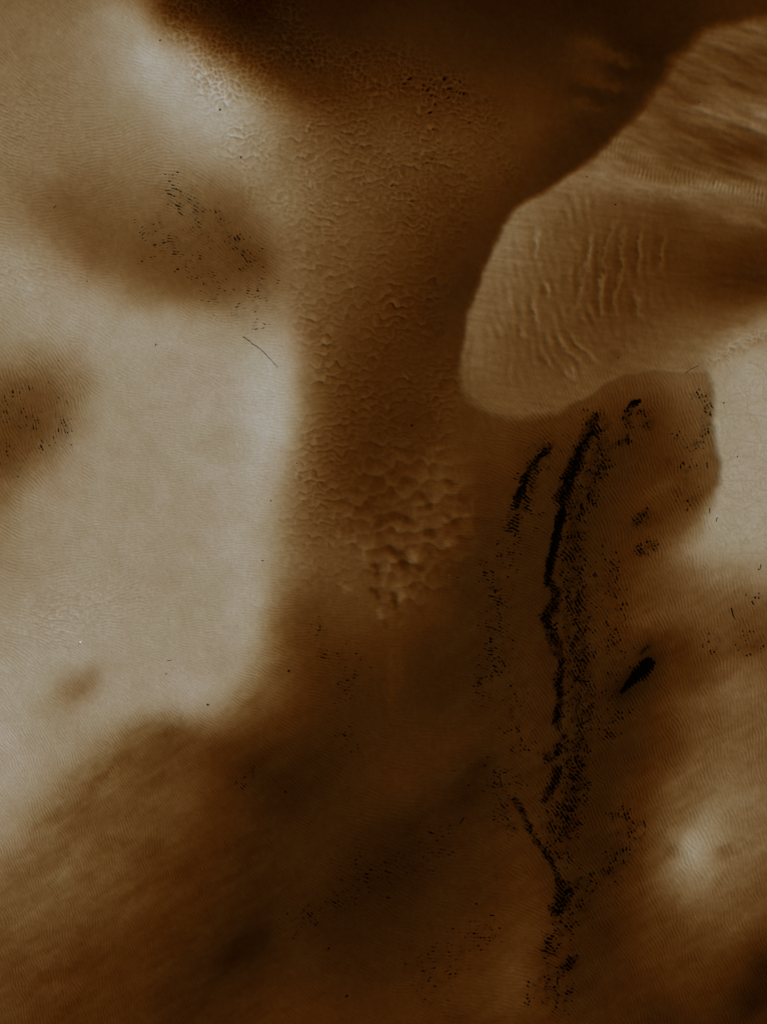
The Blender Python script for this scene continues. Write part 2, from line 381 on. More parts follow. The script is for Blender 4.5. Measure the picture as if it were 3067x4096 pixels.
# long streaks of shallow relief drawn out by the current
W_LOW = sstep(1900, 2600, PY) * sstep(150, 100, TONE)
streak = soft_noise(26, 11, -32, 0.28) * 0.6 + soft_noise(12, 12, -34, 0.25) * 0.4
DEPTH += (0.0033 * sstep(1500, 2100, PX) + 0.0045 * sstep(1500, 900, PX) + 0.0012) * streak * W_LOW
streak2 = soft_noise(16, 13, 22, 0.22)
streak3 = soft_noise(10, 14, 8, 0.15)
DEPTH += KL * (0.006 * streak2 * sstep(900, 600, PY) + 0.0022 * streak3)
DEPTH += 0.0012 * soft_noise(45, 15) + 0.0018 * soft_noise(14, 16) * sstep(150, 120, TONE)
DEPTH = np.maximum(DEPTH, 0.004)

# ------------------------------------------------------------------ ripples
RIP = """
100,100,50,12,3 250,250,-8,15,7 100,400,0,15,6 300,350,-15,14,7 400,130,25,14,4 440,300,15,13,5 20,20,50,12,3 300,520,-38,11,3 500,520,55,12,7 420,440,50,12,6
560,600,40,12,6 300,600,30,11,3 560,640,-20,12,6 560,700,0,12,6 150,620,15,14,6 60,600,15,15,6 60,850,72,13,9 100,950,75,13,9 30,950,72,13,9 180,830,55,13,8 180,900,70,12,7
250,830,15,12,6 300,800,25,12,6 350,900,5,11,7 450,800,20,12,6 500,700,5,12,6 330,1000,0,11,7 250,1100,-3,11,7 150,1200,-12,12,8 300,1150,-5,11,7 450,1050,10,12,6
550,1150,3,11,6 100,1300,-8,13,8 300,1300,-15,13,8 450,1250,-5,11,6 550,1250,5,11,6 560,1350,8,11,6 450,1400,10,11,6 350,1500,35,11,5 200,1470,60,11,7 180,1520,62,11,7
100,1600,60,11,7 100,1700,65,11,7 60,1850,68,11,7 250,1600,55,11,7 400,1570,50,11,7 500,1520,35,11,6 300,1700,65,11,8 200,1850,70,11,8 100,2000,72,12,8 50,2150,75,12,8
300,1950,70,11,7 450,1800,65,11,6 450,1700,50,11,7 540,1700,35,12,6 620,1500,20,12,7 700,1400,10,14,7 650,1450,18,14,8 720,1600,28,14,6 640,1600,32,13,7 600,1800,40,13,5
700,1900,30,14,5 850,1800,12,16,5 850,1900,20,16,5 1000,1850,15,16,4 950,2050,10,15,4 1100,2000,10,15,4 1100,2150,5,16,5 800,1500,8,15,3 1000,1500,0,15,3 1000,1650,-5,15,4
300,2150,74,12,5 500,2100,60,12,3
1080,1100,10,13,7 1100,1000,20,13,6 1130,950,25,13,7 1100,1300,30,13,6 1120,1500,55,13,6 1150,1650,55,13,6 1150,1250,25,13,6 1230,1000,65,13,10 1250,1150,62,13,10
1250,1350,55,13,10 1200,1500,58,13,10 1250,1600,60,13,10 1250,1750,60,14,10 1220,1900,58,14,10 1300,1950,58,14,9 1300,2050,60,14,8 1400,900,70,14,9 1480,850,72,14,9
1530,950,72,14,9 1400,1050,65,14,9 1500,1100,68,14,9 1350,1200,62,13,9 1450,1250,70,14,8 1600,1250,80,14,8 1600,1400,82,14,8 1500,1400,78,14,8 1350,1400,62,13,8
1400,1500,62,13,9 1600,1600,80,14,8 1500,1700,72,15,8 1450,1850,60,16,9 1550,1850,68,15,8 1640,1900,75,15,8 1400,2000,60,14,7 1550,2050,65,14,7 1600,2180,62,14,6
1350,1650,60,13,9 1350,1800,65,13,9 1200,2100,30,14,5 1400,2190,80,13,7 1580,900,72,14,4 1570,1000,75,14,3 1640,1000,70,14,0 1600,800,60,14,0 1640,880,70,14,0 1620,1120,72,14,0
1300,400,75,14,0 1300,650,80,14,0 1100,750,80,14,0 1500,300,60,14,0 1640,50,60,14,0 1550,130,60,14,0 1640,200,60,14,0 1640,400,60,14,0 1450,200,60,14,0 1560,420,60,14,0 1640,600,80,14,0 1200,550,80,14,0 1400,480,70,14,0 1400,720,70,14,0 1500,700,60,14,0 1550,600,80,14,1
950,100,0,15,1 850,300,0,15,1 800,700,0,15,1 850,1000,0,15,1 850,1250,0,15,2 700,500,0,15,1 650,300,30,15,2 1150,100,80,15,2 1280,150,85,15,2
"""
rp = pts(RIP)
r_ang = rbf(rp[:, :3], 30, 20.0)
r_amp = np.clip(rbf(rp, 30, 20.0, val=rp[:, 4]), 0, 11)
r_wl = np.clip(rbf(rp, 60, 40.0, val=rp[:, 3]), 10.5, 17)
ANG = sample(r_ang, PX, PY) + 7 * soft_noise(38, 21) + 4 * soft_noise(16, 22)
AMP = np.clip(sample(r_amp, PX, PY), 0, 11) * 0.001
WL = sample(r_wl, PX, PY)

angs = np.arange(-70, 131, 12.5)
rip = np.zeros((NY, NX), complex)
fr = np.hypot(FX, FY)
for wl0, seed in ((11.0, 31), (13.5, 32), (16.5, 33)):
    acc = np.zeros((NY, NX), complex)
    wlw = np.clip(1 - np.abs(WL - wl0) / 2.75, 0, 1)
    n0 = np.fft.fft2(np.random.default_rng(seed).standard_normal((PADY, PADX)))
    for a in angs:
        wa = np.exp(-((ANG - a) / 7.5) ** 2)
        if (wa * wlw).max() < 0.02:
            continue
        k = math.radians(a + 90)                 # wave vector across the crests
        th = np.angle(np.exp(1j * (np.arctan2(FY, FX) - k)))
        filt = np.exp(-((fr * wl0 - 1) / 0.13) ** 2 - (th / math.radians(11)) ** 2)
        acc += wa * np.fft.ifft2(n0 * filt)[:NY, :NX]
    acc /= np.std(np.abs(acc)) + 1e-9
    rip += acc * wlw
ph = np.angle(rip)
ra = np.clip(np.abs(rip) * 0.9, 0.25, 1.0)
h2 = 0.26 * sstep(11.5, 14.5, WL)
prof = (0.66 * np.cos(ph) + h2 * np.cos(2 * ph) + 0.12 * np.sin(ph) - 0.1) * ra     # narrow crests, broad troughs
patch = np.clip(0.85 + 0.3 * soft_noise(30, 23), 0.3, 1.3)
BOOST = 1.0 + (0.35 - 0.35 * sstep(80, 100, TONE) - 0.3 * sstep(100, 125, TONE)) * sstep(1950, 2150, PX) * sstep(1400, 1500, PY) + 0.25 * sstep(2700, 3000, PY) * sstep(1000, 800, PX) - 0.45 * sstep(130, 145, TONE) * sstep(1400, 1000, PX)
AMP = AMP * BOOST
rip_h = 1.15 * AMP * prof * patch


# ------------------------------------------------------------------ scalloped (cell-shaped) ripples
def bowls(px, py, sx, sy, seed, tilt, rim):
    """Cells with raised rims, each deepest towards the top of the photograph and rising to its lower rim."""
    J = np.random.default_rng(seed).random((2, 512, 512))
    u, v = px / sx, py / sy
    iu, iv = np.floor(u).astype(int), np.floor(v).astype(int)
    f1, f2 = np.full(px.shape, 9.0), np.full(px.shape, 9.0)
    rel, sid = np.zeros(px.shape), np.zeros(px.shape)
    for dj in (-1, 0, 1):
        for di in (-1, 0, 1):
            cu, cv = (iu + di) % 512, (iv + dj) % 512
            a_ = u - (iu + di + 0.5 + 0.85 * (J[0, cu, cv] - 0.5))
            b_ = v - (iv + dj + 0.5 + 0.85 * (J[1, cu, cv] - 0.5))
            d = np.sqrt(a_ * a_ + b_ * b_)
            m = d < f1
            f2 = np.where(m, f1, np.minimum(f2, d))
            rel = np.where(m, b_, rel)
            sid = np.where(m, a_, sid)
            f1 = np.where(m, d, f1)
    e = f2 - f1
    h = tilt * rel + 0.35 * tilt * sid + rim * np.exp(-(e / 0.22) ** 2) + 0.5 * rim * f1
    return (h - h.mean()) / h.std()


wx = PX + 7 * soft_noise(26, 41)
wy = PY + 7 * soft_noise(26, 42)
sc0 = blur(bowls(wx, wy, 23, 22, 50, 0.6, 0.8), 1.9)
sc1 = blur(bowls(wx, wy, 36, 25, 51, 1.9, 0.3), 2.0)
sc2 = blur(bowls(wx, wy, 70, 56, 52, 1.6, 0.3), 4.5)
sc3 = blur(bowls(wx, wy, 23, 21, 53, 1.3, 0.4), 1.9)
SC_POLY = [(300, -60), (345, 70), (420, 170), (450, 260), (480, 340), (520, 420), (600, 480), (625, 600), (625, 700), (640, 800), (650, 900), (625, 1000), (605, 1100),
           (600, 1200), (625, 1260), (700, 1290), (780, 1270), (860, 1200), (900, 1100), (970, 1000), (990, 850), (960, 700), (980, 560), (1060, 440), (1130, 370),
           (1090, 250), (1000, 160), (900, 110), (700, 60), (560, -60)]
s_sc = sdf(SC_POLY, PX, PY)
k_sc = sstep(60, -70, s_sc)
up = sstep(1150, 650, PY)                        # upper part: rounder cells, small and dimpled towards the pale edge
up0 = sstep(520, 250, PY)
SC = (sc1 * (1 - up) + sc3 * up) / np.sqrt(up ** 2 + (1 - up) ** 2)
SC = (SC * (1 - up0) + sc0 * up0) / np.sqrt(up0 ** 2 + (1 - up0) ** 2)
amp_sc = k_sc * (0.0058 + 0.0038 * sstep(130, 90, TONE) + 0.0035 * up0) * (1 - 0.3 * sstep(2000, 2300, PY)) * np.clip(0.9 + 0.25 * soft_noise(60, 45), 0.4, 1.3)
k_big = np.exp(-(np.clip(np.hypot((PX - 1630) / (360 - 250 * sstep(2050, 2600, PY)), (PY - 2120) / 420) - 0.55, 0, 9) / 0.3) ** 2)
amp_sc = amp_sc * (1 - 0.75 * k_big)
k_pan_sc = sstep(60, -10, np.abs(sdf(PAN_POLY, PX, PY) + 10)) * sstep(1500, 1420, PY) * sstep(2650, 2800, PX)
k_left = np.exp(-(np.hypot((PX - 70) / 230, (PY - 480) / 200)) ** 2) + 0.8 * np.exp(-(np.hypot((PX - 110) / 200, (PY - 1100) / 120)) ** 2) \
    + np.exp(-(np.hypot((PX - 250 - (2480 - PY) * 0.9) / 220, (PY - 2430) / 150)) ** 2)
micro = SC * amp_sc + sc0 * (0.0075 * k_pan_sc) + sc3 * 0.004 * np.clip(k_left, 0, 1) + sc2 * (0.0125 * k_big) + rip_h * (1 - 0.9 * k_sc) * (1 - 0.7 * k_pan_sc) * (1 - 0.85 * KP * sstep(2880, 2960, PX + 80))
micro += 0.0006 * soft_noise(3.4, 61) + 0.0012 * soft_noise(7, 62)
micro += KL * 0.0004 * soft_noise(5, 63, 20, 0.3)

# broad soft bands curving over the bar, and the short scale-like ripples along its pale belt
LB = pts('1110,500,82,0,0 1100,650,84,0,0 1050,800,95,0,0 1150,800,75,0,0 1250,780,55,0,0 1300,600,88,0,0 1400,600,88,0,0 1200,450,70,0,0 1300,720,60,0,0')
lang = sample(rbf(LB[:, :3], 60, 10.0), PX, PY) + 6 * soft_noise(50, 91)
acc = np.zeros((NY, NX), complex)
n0 = np.fft.fft2(np.random.default_rng(92).standard_normal((PADY, PADX)))
for a_ in np.arange(40, 111, 14):
    k = math.radians(a_ + 90)
    th = np.angle(np.exp(1j * (np.arctan2(FY, FX) - k)))
    acc += np.exp(-((lang - a_) / 9) ** 2) * np.fft.ifft2(n0 * np.exp(-((fr * 44 - 1) / 0.28) ** 2 - (th / 0.22) ** 2))[:NY, :NX]
acc /= np.std(np.abs(acc))
k_tip = KL * np.exp(-(np.hypot((PX - 2260) / 420, (PY - 1180) / 420)) ** 4) * sstep(-20, -120, SL)
micro += 0.0040 * k_tip * np.real(acc) * np.clip(0.7 + 0.4 * soft_noise(45, 93), 0.1, 1.4)
d_b, _ = line_d([(2450, 600), (2560, 680), (2700, 720), (2850, 725), (3080, 790)], PX, PY)
th = np.angle(np.exp(1j * (np.arctan2(FY, FX) - math.radians(15))))
scl = np.real(np.fft.ifft2(n0 * np.exp(-((fr * 17 - 1) / 0.2) ** 2 - (th / 0.3) ** 2))[:NY, :NX])
micro += 0.0048 * KL * np.exp(-(d_b / 48) ** 2) * scl / scl.std()
# feeding trails wandering over the pale flat
trail = np.zeros((NY, NX))
tr = np.random.default_rng(71)
for i in range(210):
    x, y = tr.uniform(2860, 3120), tr.uniform(1430, 2240)
    a, n = tr.uniform(0, 6.28), int(tr.integers(6, 40))
    c = tr.normal(0, 0.06)
    dep = tr.uniform(0.3, 1.0)
    P = []
    for s in range(n):
        P.append((x, y))
        a += c + tr.normal(0, 0.16)
        x += 5 * math.cos(a)
        y += 3.4 * math.sin(a)
    for (ax, ay) in P:
        gx = (ax - CX) * 0.01
        gy = (CY - ay) * 0.01
        ix, iy = (gx - XS[0]) / DX, (YS[0] - gy) / DX
        i0, j0 = int(round(ix)), int(round(iy))
        if 3 <= i0 < NX - 3 and 3 <= j0 < NY - 3:
            jj, ii = np.mgrid[j0 - 2:j0 + 3, i0 - 2:i0 + 3]
            trail[j0 - 2:j0 + 3, i0 - 2:i0 + 3] = np.maximum(trail[j0 - 2:j0 + 3, i0 - 2:i0 + 3], dep * np.exp(-((jj - iy) ** 2 + (ii - ix) ** 2) / 0.8))
k_trail = KP * sstep(2840, 2900, PX)
micro -= 0.0095 * trail * k_trail

BED = -DEPTH + micro
BED = np.minimum(BED, -0.001)


def bed_z(x, y):
    u, v = (x - XS[0]) / DX, (YS[0] - y) / DX
    i, j = int(min(max(u, 0), NX - 2)), int(min(max(v, 0), NY - 2))
    fu, fv = u - i, v - j
    return float((BED[j, i] * (1 - fu) + BED[j, i + 1] * fu) * (1 - fv) + (BED[j + 1, i] * (1 - fu) + BED[j + 1, i + 1] * fu) * fv)


def at(px, py):
    """World point of the bed seen at a photograph pixel."""
    x, y = (px - CX) * 0.01, (CY - py) * 0.01
    z = bed_z(x, y)
    for _ in range(3):
        k = (H - z) / H
        z = bed_z(x * k, y * k)
    k = (H - z) / H
    return Vector((x * k, y * k, z))


# ------------------------------------------------------------------ materials
def new_mat(name):
    m = bpy.data.materials.new(name)
    m.use_nodes = True
    nt = m.node_tree
    for n in list(nt.nodes):
        nt.nodes.remove(n)
    out = nt.nodes.new('ShaderNodeOutputMaterial')
    return m, nt, out


def noise_mat(name, c1, c2, scale, rough=0.9, spec=0.1, detail=4):
    m, nt, out = new_mat(name)
    b = nt.nodes.new('ShaderNodeBsdfPrincipled')
    b.inputs['Roughness'].default_value = rough
    b.inputs['Specular IOR Level'].default_value = spec
    tc = nt.nodes.new('ShaderNodeTexCoord')
    n = nt.nodes.new('ShaderNodeTexNoise')
    n.inputs['Scale'].default_value = scale
    n.inputs['Detail'].default_value = detail
    mx = nt.nodes.new('ShaderNodeMix')
    mx.data_type = 'RGBA'
    mx.inputs[6].default_value = (*c1, 1)
    mx.inputs[7].default_value = (*c2, 1)
    nt.links.new(tc.outputs['Object'], n.inputs['Vector'])
    nt.links.new(n.outputs[0], mx.inputs[0])
    nt.links.new(mx.outputs[2], b.inputs['Base Color'])
    nt.links.new(b.outputs[0], out.inputs['Surface'])
    return m


def sand_material():
    m, nt, out = new_mat('sand')
    N, L = nt.nodes.new, nt.links.new
    b = N('ShaderNodeBsdfPrincipled')
    b.inputs['Roughness'].default_value = 1.0
    b.inputs['Specular IOR Level'].default_value = 0.0
    tc = N('ShaderNodeTexCoord')
    n1 = N('ShaderNodeTexNoise'); n1.inputs['Scale'].default_value = 0.35; n1.inputs['Detail'].default_value = 5
    n2 = N('ShaderNodeTexNoise'); n2.inputs['Scale'].default_value = 30; n2.inputs['Detail'].default_value = 6
    L(tc.outputs['Object'], n1.inputs['Vector']); L(tc.outputs['Object'], n2.inputs['Vector'])
    r1 = N('ShaderNodeValToRGB')
    r1.color_ramp.elements[0].position = 0.35; r1.color_ramp.elements[0].color = (*SAND_A, 1)
    r1.color_ramp.elements[1].position = 0.65; r1.color_ramp.elements[1].color = (*SAND_B, 1)
    L(n1.outputs[0], r1.inputs[0])
    mp = N('ShaderNodeMapRange')
    mp.inputs['From Min'].default_value = 0.3; mp.inputs['From Max'].default_value = 0.7
    mp.inputs['To Min'].default_value = 0.93; mp.inputs['To Max'].default_value = 1.06
    L(n2.outputs[0], mp.inputs['Value'])
    mu = N('ShaderNodeMix'); mu.data_type = 'RGBA'; mu.blend_type = 'MULTIPLY'; mu.inputs[0].default_value = 1.0
    L(r1.outputs[0], mu.inputs[6]); L(mp.outputs[0], mu.inputs[7])
    at_ = N('ShaderNodeAttribute'); at_.attribute_name = 'sky_tint'
    ms = N('ShaderNodeMix'); ms.data_type = 'RGBA'
    ms.inputs[7].default_value = (0.24, 0.335, 0.45, 1)  # blue-grey bed colour in place of the water surface's sky reflection
    L(at_.outputs['Fac'], ms.inputs[0]); L(mu.outputs[2], ms.inputs[6])
    af = N('ShaderNodeAttribute'); af.attribute_name = 'film'
    mf = N('ShaderNodeMix'); mf.data_type = 'RGBA'
    mf.inputs[7].default_value = (0.03, 0.045, 0.05, 1)
    L(af.outputs['Fac'], mf.inputs[0]); L(ms.outputs[2], mf.inputs[6])
    L(mf.outputs[2], b.inputs['Base Color'])
    L(b.outputs[0], out.inputs['Surface'])
    return m


SAND_A = (0.522, 0.524, 0.460)
SAND_B = (0.537, 0.520, 0.478)
M_SAND = sand_material()
M_LITTER = noise_mat('wet_leaf_litter', (0.004, 0.012, 0.018), (0.008, 0.022, 0.030), 25)  # dark litter; its blue-green cast is painted in for reflected sky
M_FLECK = noise_mat('brown_litter', (0.035, 0.028, 0.020), (0.060, 0.046, 0.030), 25)
M_BARK = noise_mat('twig_bark', (0.045, 0.024, 0.012), (0.09, 0.05, 0.024), 40)
M_DARKBARK = noise_mat('waterlogged_bark', (0.012, 0.013, 0.012), (0.03, 0.026, 0.02), 40)
M_LEAF = noise_mat('rotten_leaf', (0.012, 0.011, 0.010), (0.035, 0.028, 0.02), 30)
M_BROWNLEAF = noise_mat('brown_leaf', (0.10, 0.05, 0.02), (0.16, 0.09, 0.035), 30)
M_ORANGE = noise_mat('orange_leaf', (0.75, 0.28, 0.05), (0.85, 0.36, 0.08), 30)
M_OLIVE = noise_mat('olive_algae', (0.10, 0.09, 0.035), (0.16, 0.13, 0.06), 30)
M_SHELL = noise_mat('shell', (0.80, 0.78, 0.72), (0.9, 0.88, 0.84), 30, rough=0.5)
M_BLUE = noise_mat('pale_blue_shell', (0.55, 0.70, 0.70), (0.72, 0.82, 0.82), 30, rough=0.5)


# ------------------------------------------------------------------ building helpers
def mesh_from(name, verts, faces, mat, smooth=True):
    me = bpy.data.meshes.new(name)
    verts = np.asarray(verts, np.float32)
    faces = np.asarray(faces, np.int32)
    me.vertices.add(len(verts))
    me.vertices.foreach_set('co', verts.ravel())
    k = faces.shape[1]
    me.loops.add(faces.size)
    me.loops.foreach_set('vertex_index', faces.ravel())
    me.polygons.add(len(faces))
    me.polygons.foreach_set('loop_start', np.arange(0, faces.size, k, dtype=np.int32))
    me.polygons.foreach_set('loop_total', np.full(len(faces), k, np.int32))
    me.polygons.foreach_set('use_smooth', np.full(len(faces), smooth))
    me.update(calc_edges=True)
    me.materials.append(mat)
    return me


def link(name, me, loc=(0, 0, 0), parent=None):
    o = bpy.data.objects.new(name, me)
    o.location = loc
    o.parent = parent
    C.objects.link(o)
    return o


def tag(o, label=None, cat=None, group=None, kind=None):
    if label: o['label'] = label
    if cat: o['category'] = cat
    if group: o['group'] = group
    if kind: o['kind'] = kind
    return o


# ------------------------------------------------------------------ where litter gathers
BANDS = [  # polyline (photograph px), half width, fill of the troughs at the middle
    ([(2372, 1680), (2345, 1760), (2310, 1830), (2275, 1920), (2245, 2000)], 28, 0.85),
    ([(2385, 1690), (2400, 1780), (2400, 1850), (2360, 1930), (2290, 2060), (2290, 2200), (2290, 2330)], 52, 0.12),
    ([(2250, 2010), (2232, 2110), (2210, 2220), (2190, 2325)], 15, 1.6),
    ([(2310, 1822), (2322, 1812)], 13, 1.6),
    ([(2195, 1788), (2160, 1830), (2118, 1880), (2085, 1950), (2062, 2030)], 15, 0.95),
    ([(2195, 1788), (2150, 1860), (2120, 1940), (2100, 2050), (2040, 2150), (2000, 2300), (1980, 2500), (1985, 2680)], 62, -0.34),
    ([(2180, 1800), (2130, 1900), (2090, 2000), (2050, 2100)], 40, 0.12),
    ([(2545, 1608), (2520, 1622)], 13, 1.3), ([(2515, 1640), (2510, 1690)], 20, 0.3), ([(2560, 1650), (2600, 1700)], 36, -0.05),
    ([(2475, 1770), (2505, 1760)], 16, 0.25), ([(2510, 1745), (2508, 1775)], 6, 0.9), ([(2540, 2080), (2570, 2060)], 26, 0.25), ([(2560, 2200), (2600, 2180)], 30, 0.05),
    ([(2200, 2340), (2225, 2380), (2210, 2430), (2185, 2470), (2195, 2520), (2225, 2570), (2230, 2600)], 26, 0.68),
    ([(2230, 2600), (2250, 2660), (2230, 2720), (2245, 2790), (2228, 2850), (2230, 2900)], 22, 0.55),
    ([(2300, 2330), (2300, 2480), (2310, 2620), (2320, 2750), (2330, 2900), (2290, 3000)], 62, 0.15),
    ([(2225, 2850), (2225, 2880)], 16, 1.0), ([(2260, 2950), (2235, 2985), (2215, 3020), (2190, 3035)], 20, 0.58),
    ([(2230, 3080), (2215, 3130), (2180, 3195)], 22, 0.6), ([(2300, 3060), (2300, 3160), (2270, 3230), (2260, 3330)], 60, 0.17),
    ([(2060, 3200), (2095, 3260), (2125, 3330), (2150, 3370), (2175, 3395), (2200, 3440), (2225, 3500), (2250, 3555)], 16, 0.5),
    ([(2260, 3560), (2250, 3600), (2225, 3640)], 36, 0.6), ([(2300, 3540), (2350, 3520)], 35, 0.15),
    ([(2290, 3660), (2240, 3710), (2190, 3790)], 50, 0.0), ([(2290, 3840), (2260, 3870)], 32, 0.4), ([(2200, 3900), (2160, 3960), (2250, 3990)], 60, -0.15),
    ([(2320, 3640), (2360, 3560)], 50, -0.15), ([(2440, 3480), (2500, 3350)], 60, -0.25), ([(2200, 3300), (2260, 3420)], 60, -0.05),
    ([(2400, 2250), (2450, 2420), (2480, 2600), (2420, 2900)], 80, -0.38), ([(2050, 2600), (2060, 2900), (2080, 3100)], 70, -0.42),
    ([(700, 760), (820, 880), (930, 980), (1010, 1060), (1050, 1160)], 80, -0.22), ([(860, 850), (960, 1000), (1000, 1060)], 34, -0.05), ([(950, 1230), (1030, 1260)], 50, -0.25),
    ([(640, 930), (800, 1090), (900, 1180)], 90, -0.34),
    ([(20, 1640), (120, 1700), (210, 1760)], 75, -0.12), ([(230, 1620), (260, 1700), (270, 1770)], 40, -0.15), ([(10, 1800), (60, 1880)], 60, -0.15), ([(60, 1560), (200, 1500)], 60, -0.35),
    ([(1270, 2480), (1320, 2600), (1400, 2700), (1380, 2800)], 80, -0.32), ([(1380, 2940), (1420, 2990)], 40, -0.2),
    ([(1210, 3700), (1300, 3640), (1400, 3560), (1500, 3500)], 80, -0.27), ([(1400, 3440), (1560, 3520), (1700, 3400), (1780, 3300)], 90, -0.36),
    ([(1950, 2300), (1990, 2420), (1960, 2600), (1920, 2750)], 60, -0.3), ([(1880, 3080), (2000, 3120), (2030, 3300)], 60, -0.3),
    ([(2780, 1580), (2830, 1600), (2820, 1680), (2800, 1760)], 26, -0.15), ([(2700, 1720), (2780, 1800), (2740, 2000)], 50, -0.4), ([(2850, 2560), (3000, 2580)], 50, -0.4), ([(2980, 2380), (3060, 2400)], 40, -0.32),
    ([(2540, 3340), (2480, 3250)], 60, -0.25), ([(1750, 3950), (1700, 3850), (1900, 3750)], 90, -0.35), ([(940, 3140), (1010, 3100)], 40, -0.2),
]
SC_BANDS = [([(1660, 390), (1800, 400), (1960, 430), (2000, 520), (1920, 640), (1780, 620), (1700, 560)], 70, 0.0), ([(1560, 820), (1680, 800), (1840, 840)], 70, -0.25)]
fill = np.full((NY, NX), -1.4)
for poly, wd, f in BANDS:
    q = np.array(poly, float)
    m = (PX > q[:, 0].min() - 3 * wd) & (PX < q[:, 0].max() + 3 * wd) & (PY > q[:, 1].min() - 3 * wd) & (PY < q[:, 1].max() + 3 * wd)
    d, al = line_d(poly, PX[m] + 0.6 * JIT[m], PY[m] + 0.6 * JIT2[m])
    f = f - 0.5 * max(0.0, f - 0.5) * (2 * al - 1) ** 4
    fill[m] = np.maximum(fill[m], -1.4 + (f + 1.4) * np.exp(-(d / (wd * 1.45)) ** 2.4))
# a thin dark film of fine organic dust lies on the sand wherever litter gathers
east = sstep(1900, 1980, PX)
FILM = (0.30 + 0.46 * east) * sstep(-0.75 + 0.2 * east, 0.9, fill + 0.16 * soft_noise(14, 85) + 0.12 * soft_noise(5, 86))
for (x0, y0, x1, y1, w0) in ((2480, 2775, 2600, 2645, 46), (2562, 2614, 2594, 2584, 20)):
    d, _ = line_d([(x0, y0), (x1, y1)], PX, PY)
    FILM = np.maximum(FILM, 0.55 * np.exp(-(d / w0) ** 2))
FILM = np.clip(FILM, 0, 0.8)

# ------------------------------------------------------------------ the bed: one sheet out to the horizon
idx = np.arange(NX * NY, dtype=np.int32).reshape(NY, NX)
bv = np.stack([GX, GY, BED], -1).reshape(-1, 3)
bf = np.stack([idx[1:, :-1], idx[1:, 1:], idx[:-1, 1:], idx[:-1, :-1]], -1).reshape(-1, 4)
border = np.concatenate([idx[0, :-1], idx[:-1, -1], idx[-1, :0:-1], idx[:0:-1, 0]])      # clockwise seen from above
rv, rf, prev = [], [], border
base = len(bv)
for s, zz in ((1.15, None), (2.5, -0.25), (28.0, -0.3)):
    p = bv[border].copy()
    p[:, :2] *= s
    if zz is None:
        p[:, 2] = np.minimum(-0.03, 0.5 * (p[:, 2] + np.roll(p[:, 2], 40)))
    else:
        p[:, 2] = zz
    cur = base + np.arange(len(border), dtype=np.int32)
    base += len(border)
    rv.append(p)
    rf.append(np.stack([prev, np.roll(prev, -1), np.roll(cur, -1), cur], -1))
    prev = cur
bed_mesh = mesh_from('sand_bed', np.concatenate([bv] + rv), np.concatenate([bf] + rf), M_SAND)
sky_tint = bed_mesh.attributes.new('sky_tint', 'FLOAT', 'POINT')
sky_tint.data.foreach_set('value', np.concatenate([SKY_TINT.ravel(), np.full(3 * len(border), 0.4)]).astype(np.float32))
film = bed_mesh.attributes.new('film', 'FLOAT', 'POINT')
film.data.foreach_set('value', np.concatenate([FILM.ravel(), np.zeros(3 * len(border))]).astype(np.float32))
bed = link('sand_bed', bed_mesh)
tag(bed, 'rippled pale sand bed lying under clear tea brown water', kind='structure')

# water: a closed body whose volume soaks up blue and green faster than red
m_w, nt, out = new_mat('tea_brown_water')
va = nt.nodes.new('ShaderNodeVolumeAbsorption')
sig = SIG / (K * 2.72)          # light passes the water slantwise down and straight up again
dens = float(sig.max()) * 1.02
va.inputs['Color'].default_value = (*(1 - sig / dens), 1)
va.inputs['Density'].default_value = dens
nt.links.new(va.outputs[0], out.inputs['Volume'])
s, zb = 440.0, -3.0
wv_ = [(-s, -s, zb), (s, -s, zb), (s, s, zb), (-s, s, zb), (-s, -s, 0), (s, -s, 0), (s, s, 0), (-s, s, 0)]
wf_ = [(0, 3, 2, 1), (4, 5, 6, 7), (0, 1, 5, 4), (1, 2, 6, 5), (2, 3, 7, 6), (3, 0, 4, 7)]
water = link('water', mesh_from('water', wv_, wf_, m_w, False))
tag(water, 'clear tea brown shallow water over the sand', kind='structure')

# ------------------------------------------------------------------ black leaf litter settled in the troughs
FLECK = (0.44 * soft_noise(5, 81) + 0.20 * soft_noise(20, 82)) * (1 - 0.3 * sstep(1950, 1900, PX)) - 0.10 * sstep(1950, 1900, PX)
amp_loc = np.maximum(AMP * 1.05 * (1 - 0.9 * k_sc) + amp_sc * 1.2, 0.0035)
solid = sstep(0.9, 1.5, fill)
level = fill - 0.62 + FLECK * (1 - 0.6 * solid)
LIT = -DEPTH + amp_loc * np.clip(level, -1.4, 1.5) + 0.0006 * soft_noise(4, 83)
# the drift with the comb edge and the big feathered drift to the right of the band
DRIFT = np.zeros((NY, NX), bool)
for (x0, y0, x1, y1, w0, w1, kk) in ((2486, 2766, 2520, 2728, 8, 14, 1.2), (2520, 2728, 2558, 2690, 14, 25, 1.6), (2558, 2690, 2592, 2655, 25, 22, 1.9)):
    ex, ey = x1 - x0, y1 - y0
    t = np.clip(((PX - x0) * ex + (PY - y0) * ey) / (ex * ex + ey * ey), 0, 1)
    d = np.hypot(PX - x0 - ex * t, PY - y0 - ey * t)
    w = w0 + (w1 - w0) * t
    DRIFT |= d < w * 2.2
    LIT = np.maximum(LIT, -DEPTH + 0.0095 * (kk * np.clip(1 - (d / (1.3 * w)) ** 2, -0.9, 1) - 0.35))
for poly, wd, f in SC_BANDS:                     # flecks caught in the deepest nooks between scallops
    d, _ = line_d(poly, PX, PY)
    nook = (blur(micro, 7) - micro) / 0.006 + 0.5 * soft_noise(12, 84) - 2.75 + f
    k = np.exp(-(d / (wd * 1.25)) ** 4)
    hit = (k > 0.3) & (nook * k > 0)
    LIT = np.where(hit, np.maximum(LIT, BED + 0.002 + 0.003 * np.clip(nook, 0, 1)), LIT)
    DRIFT |= hit
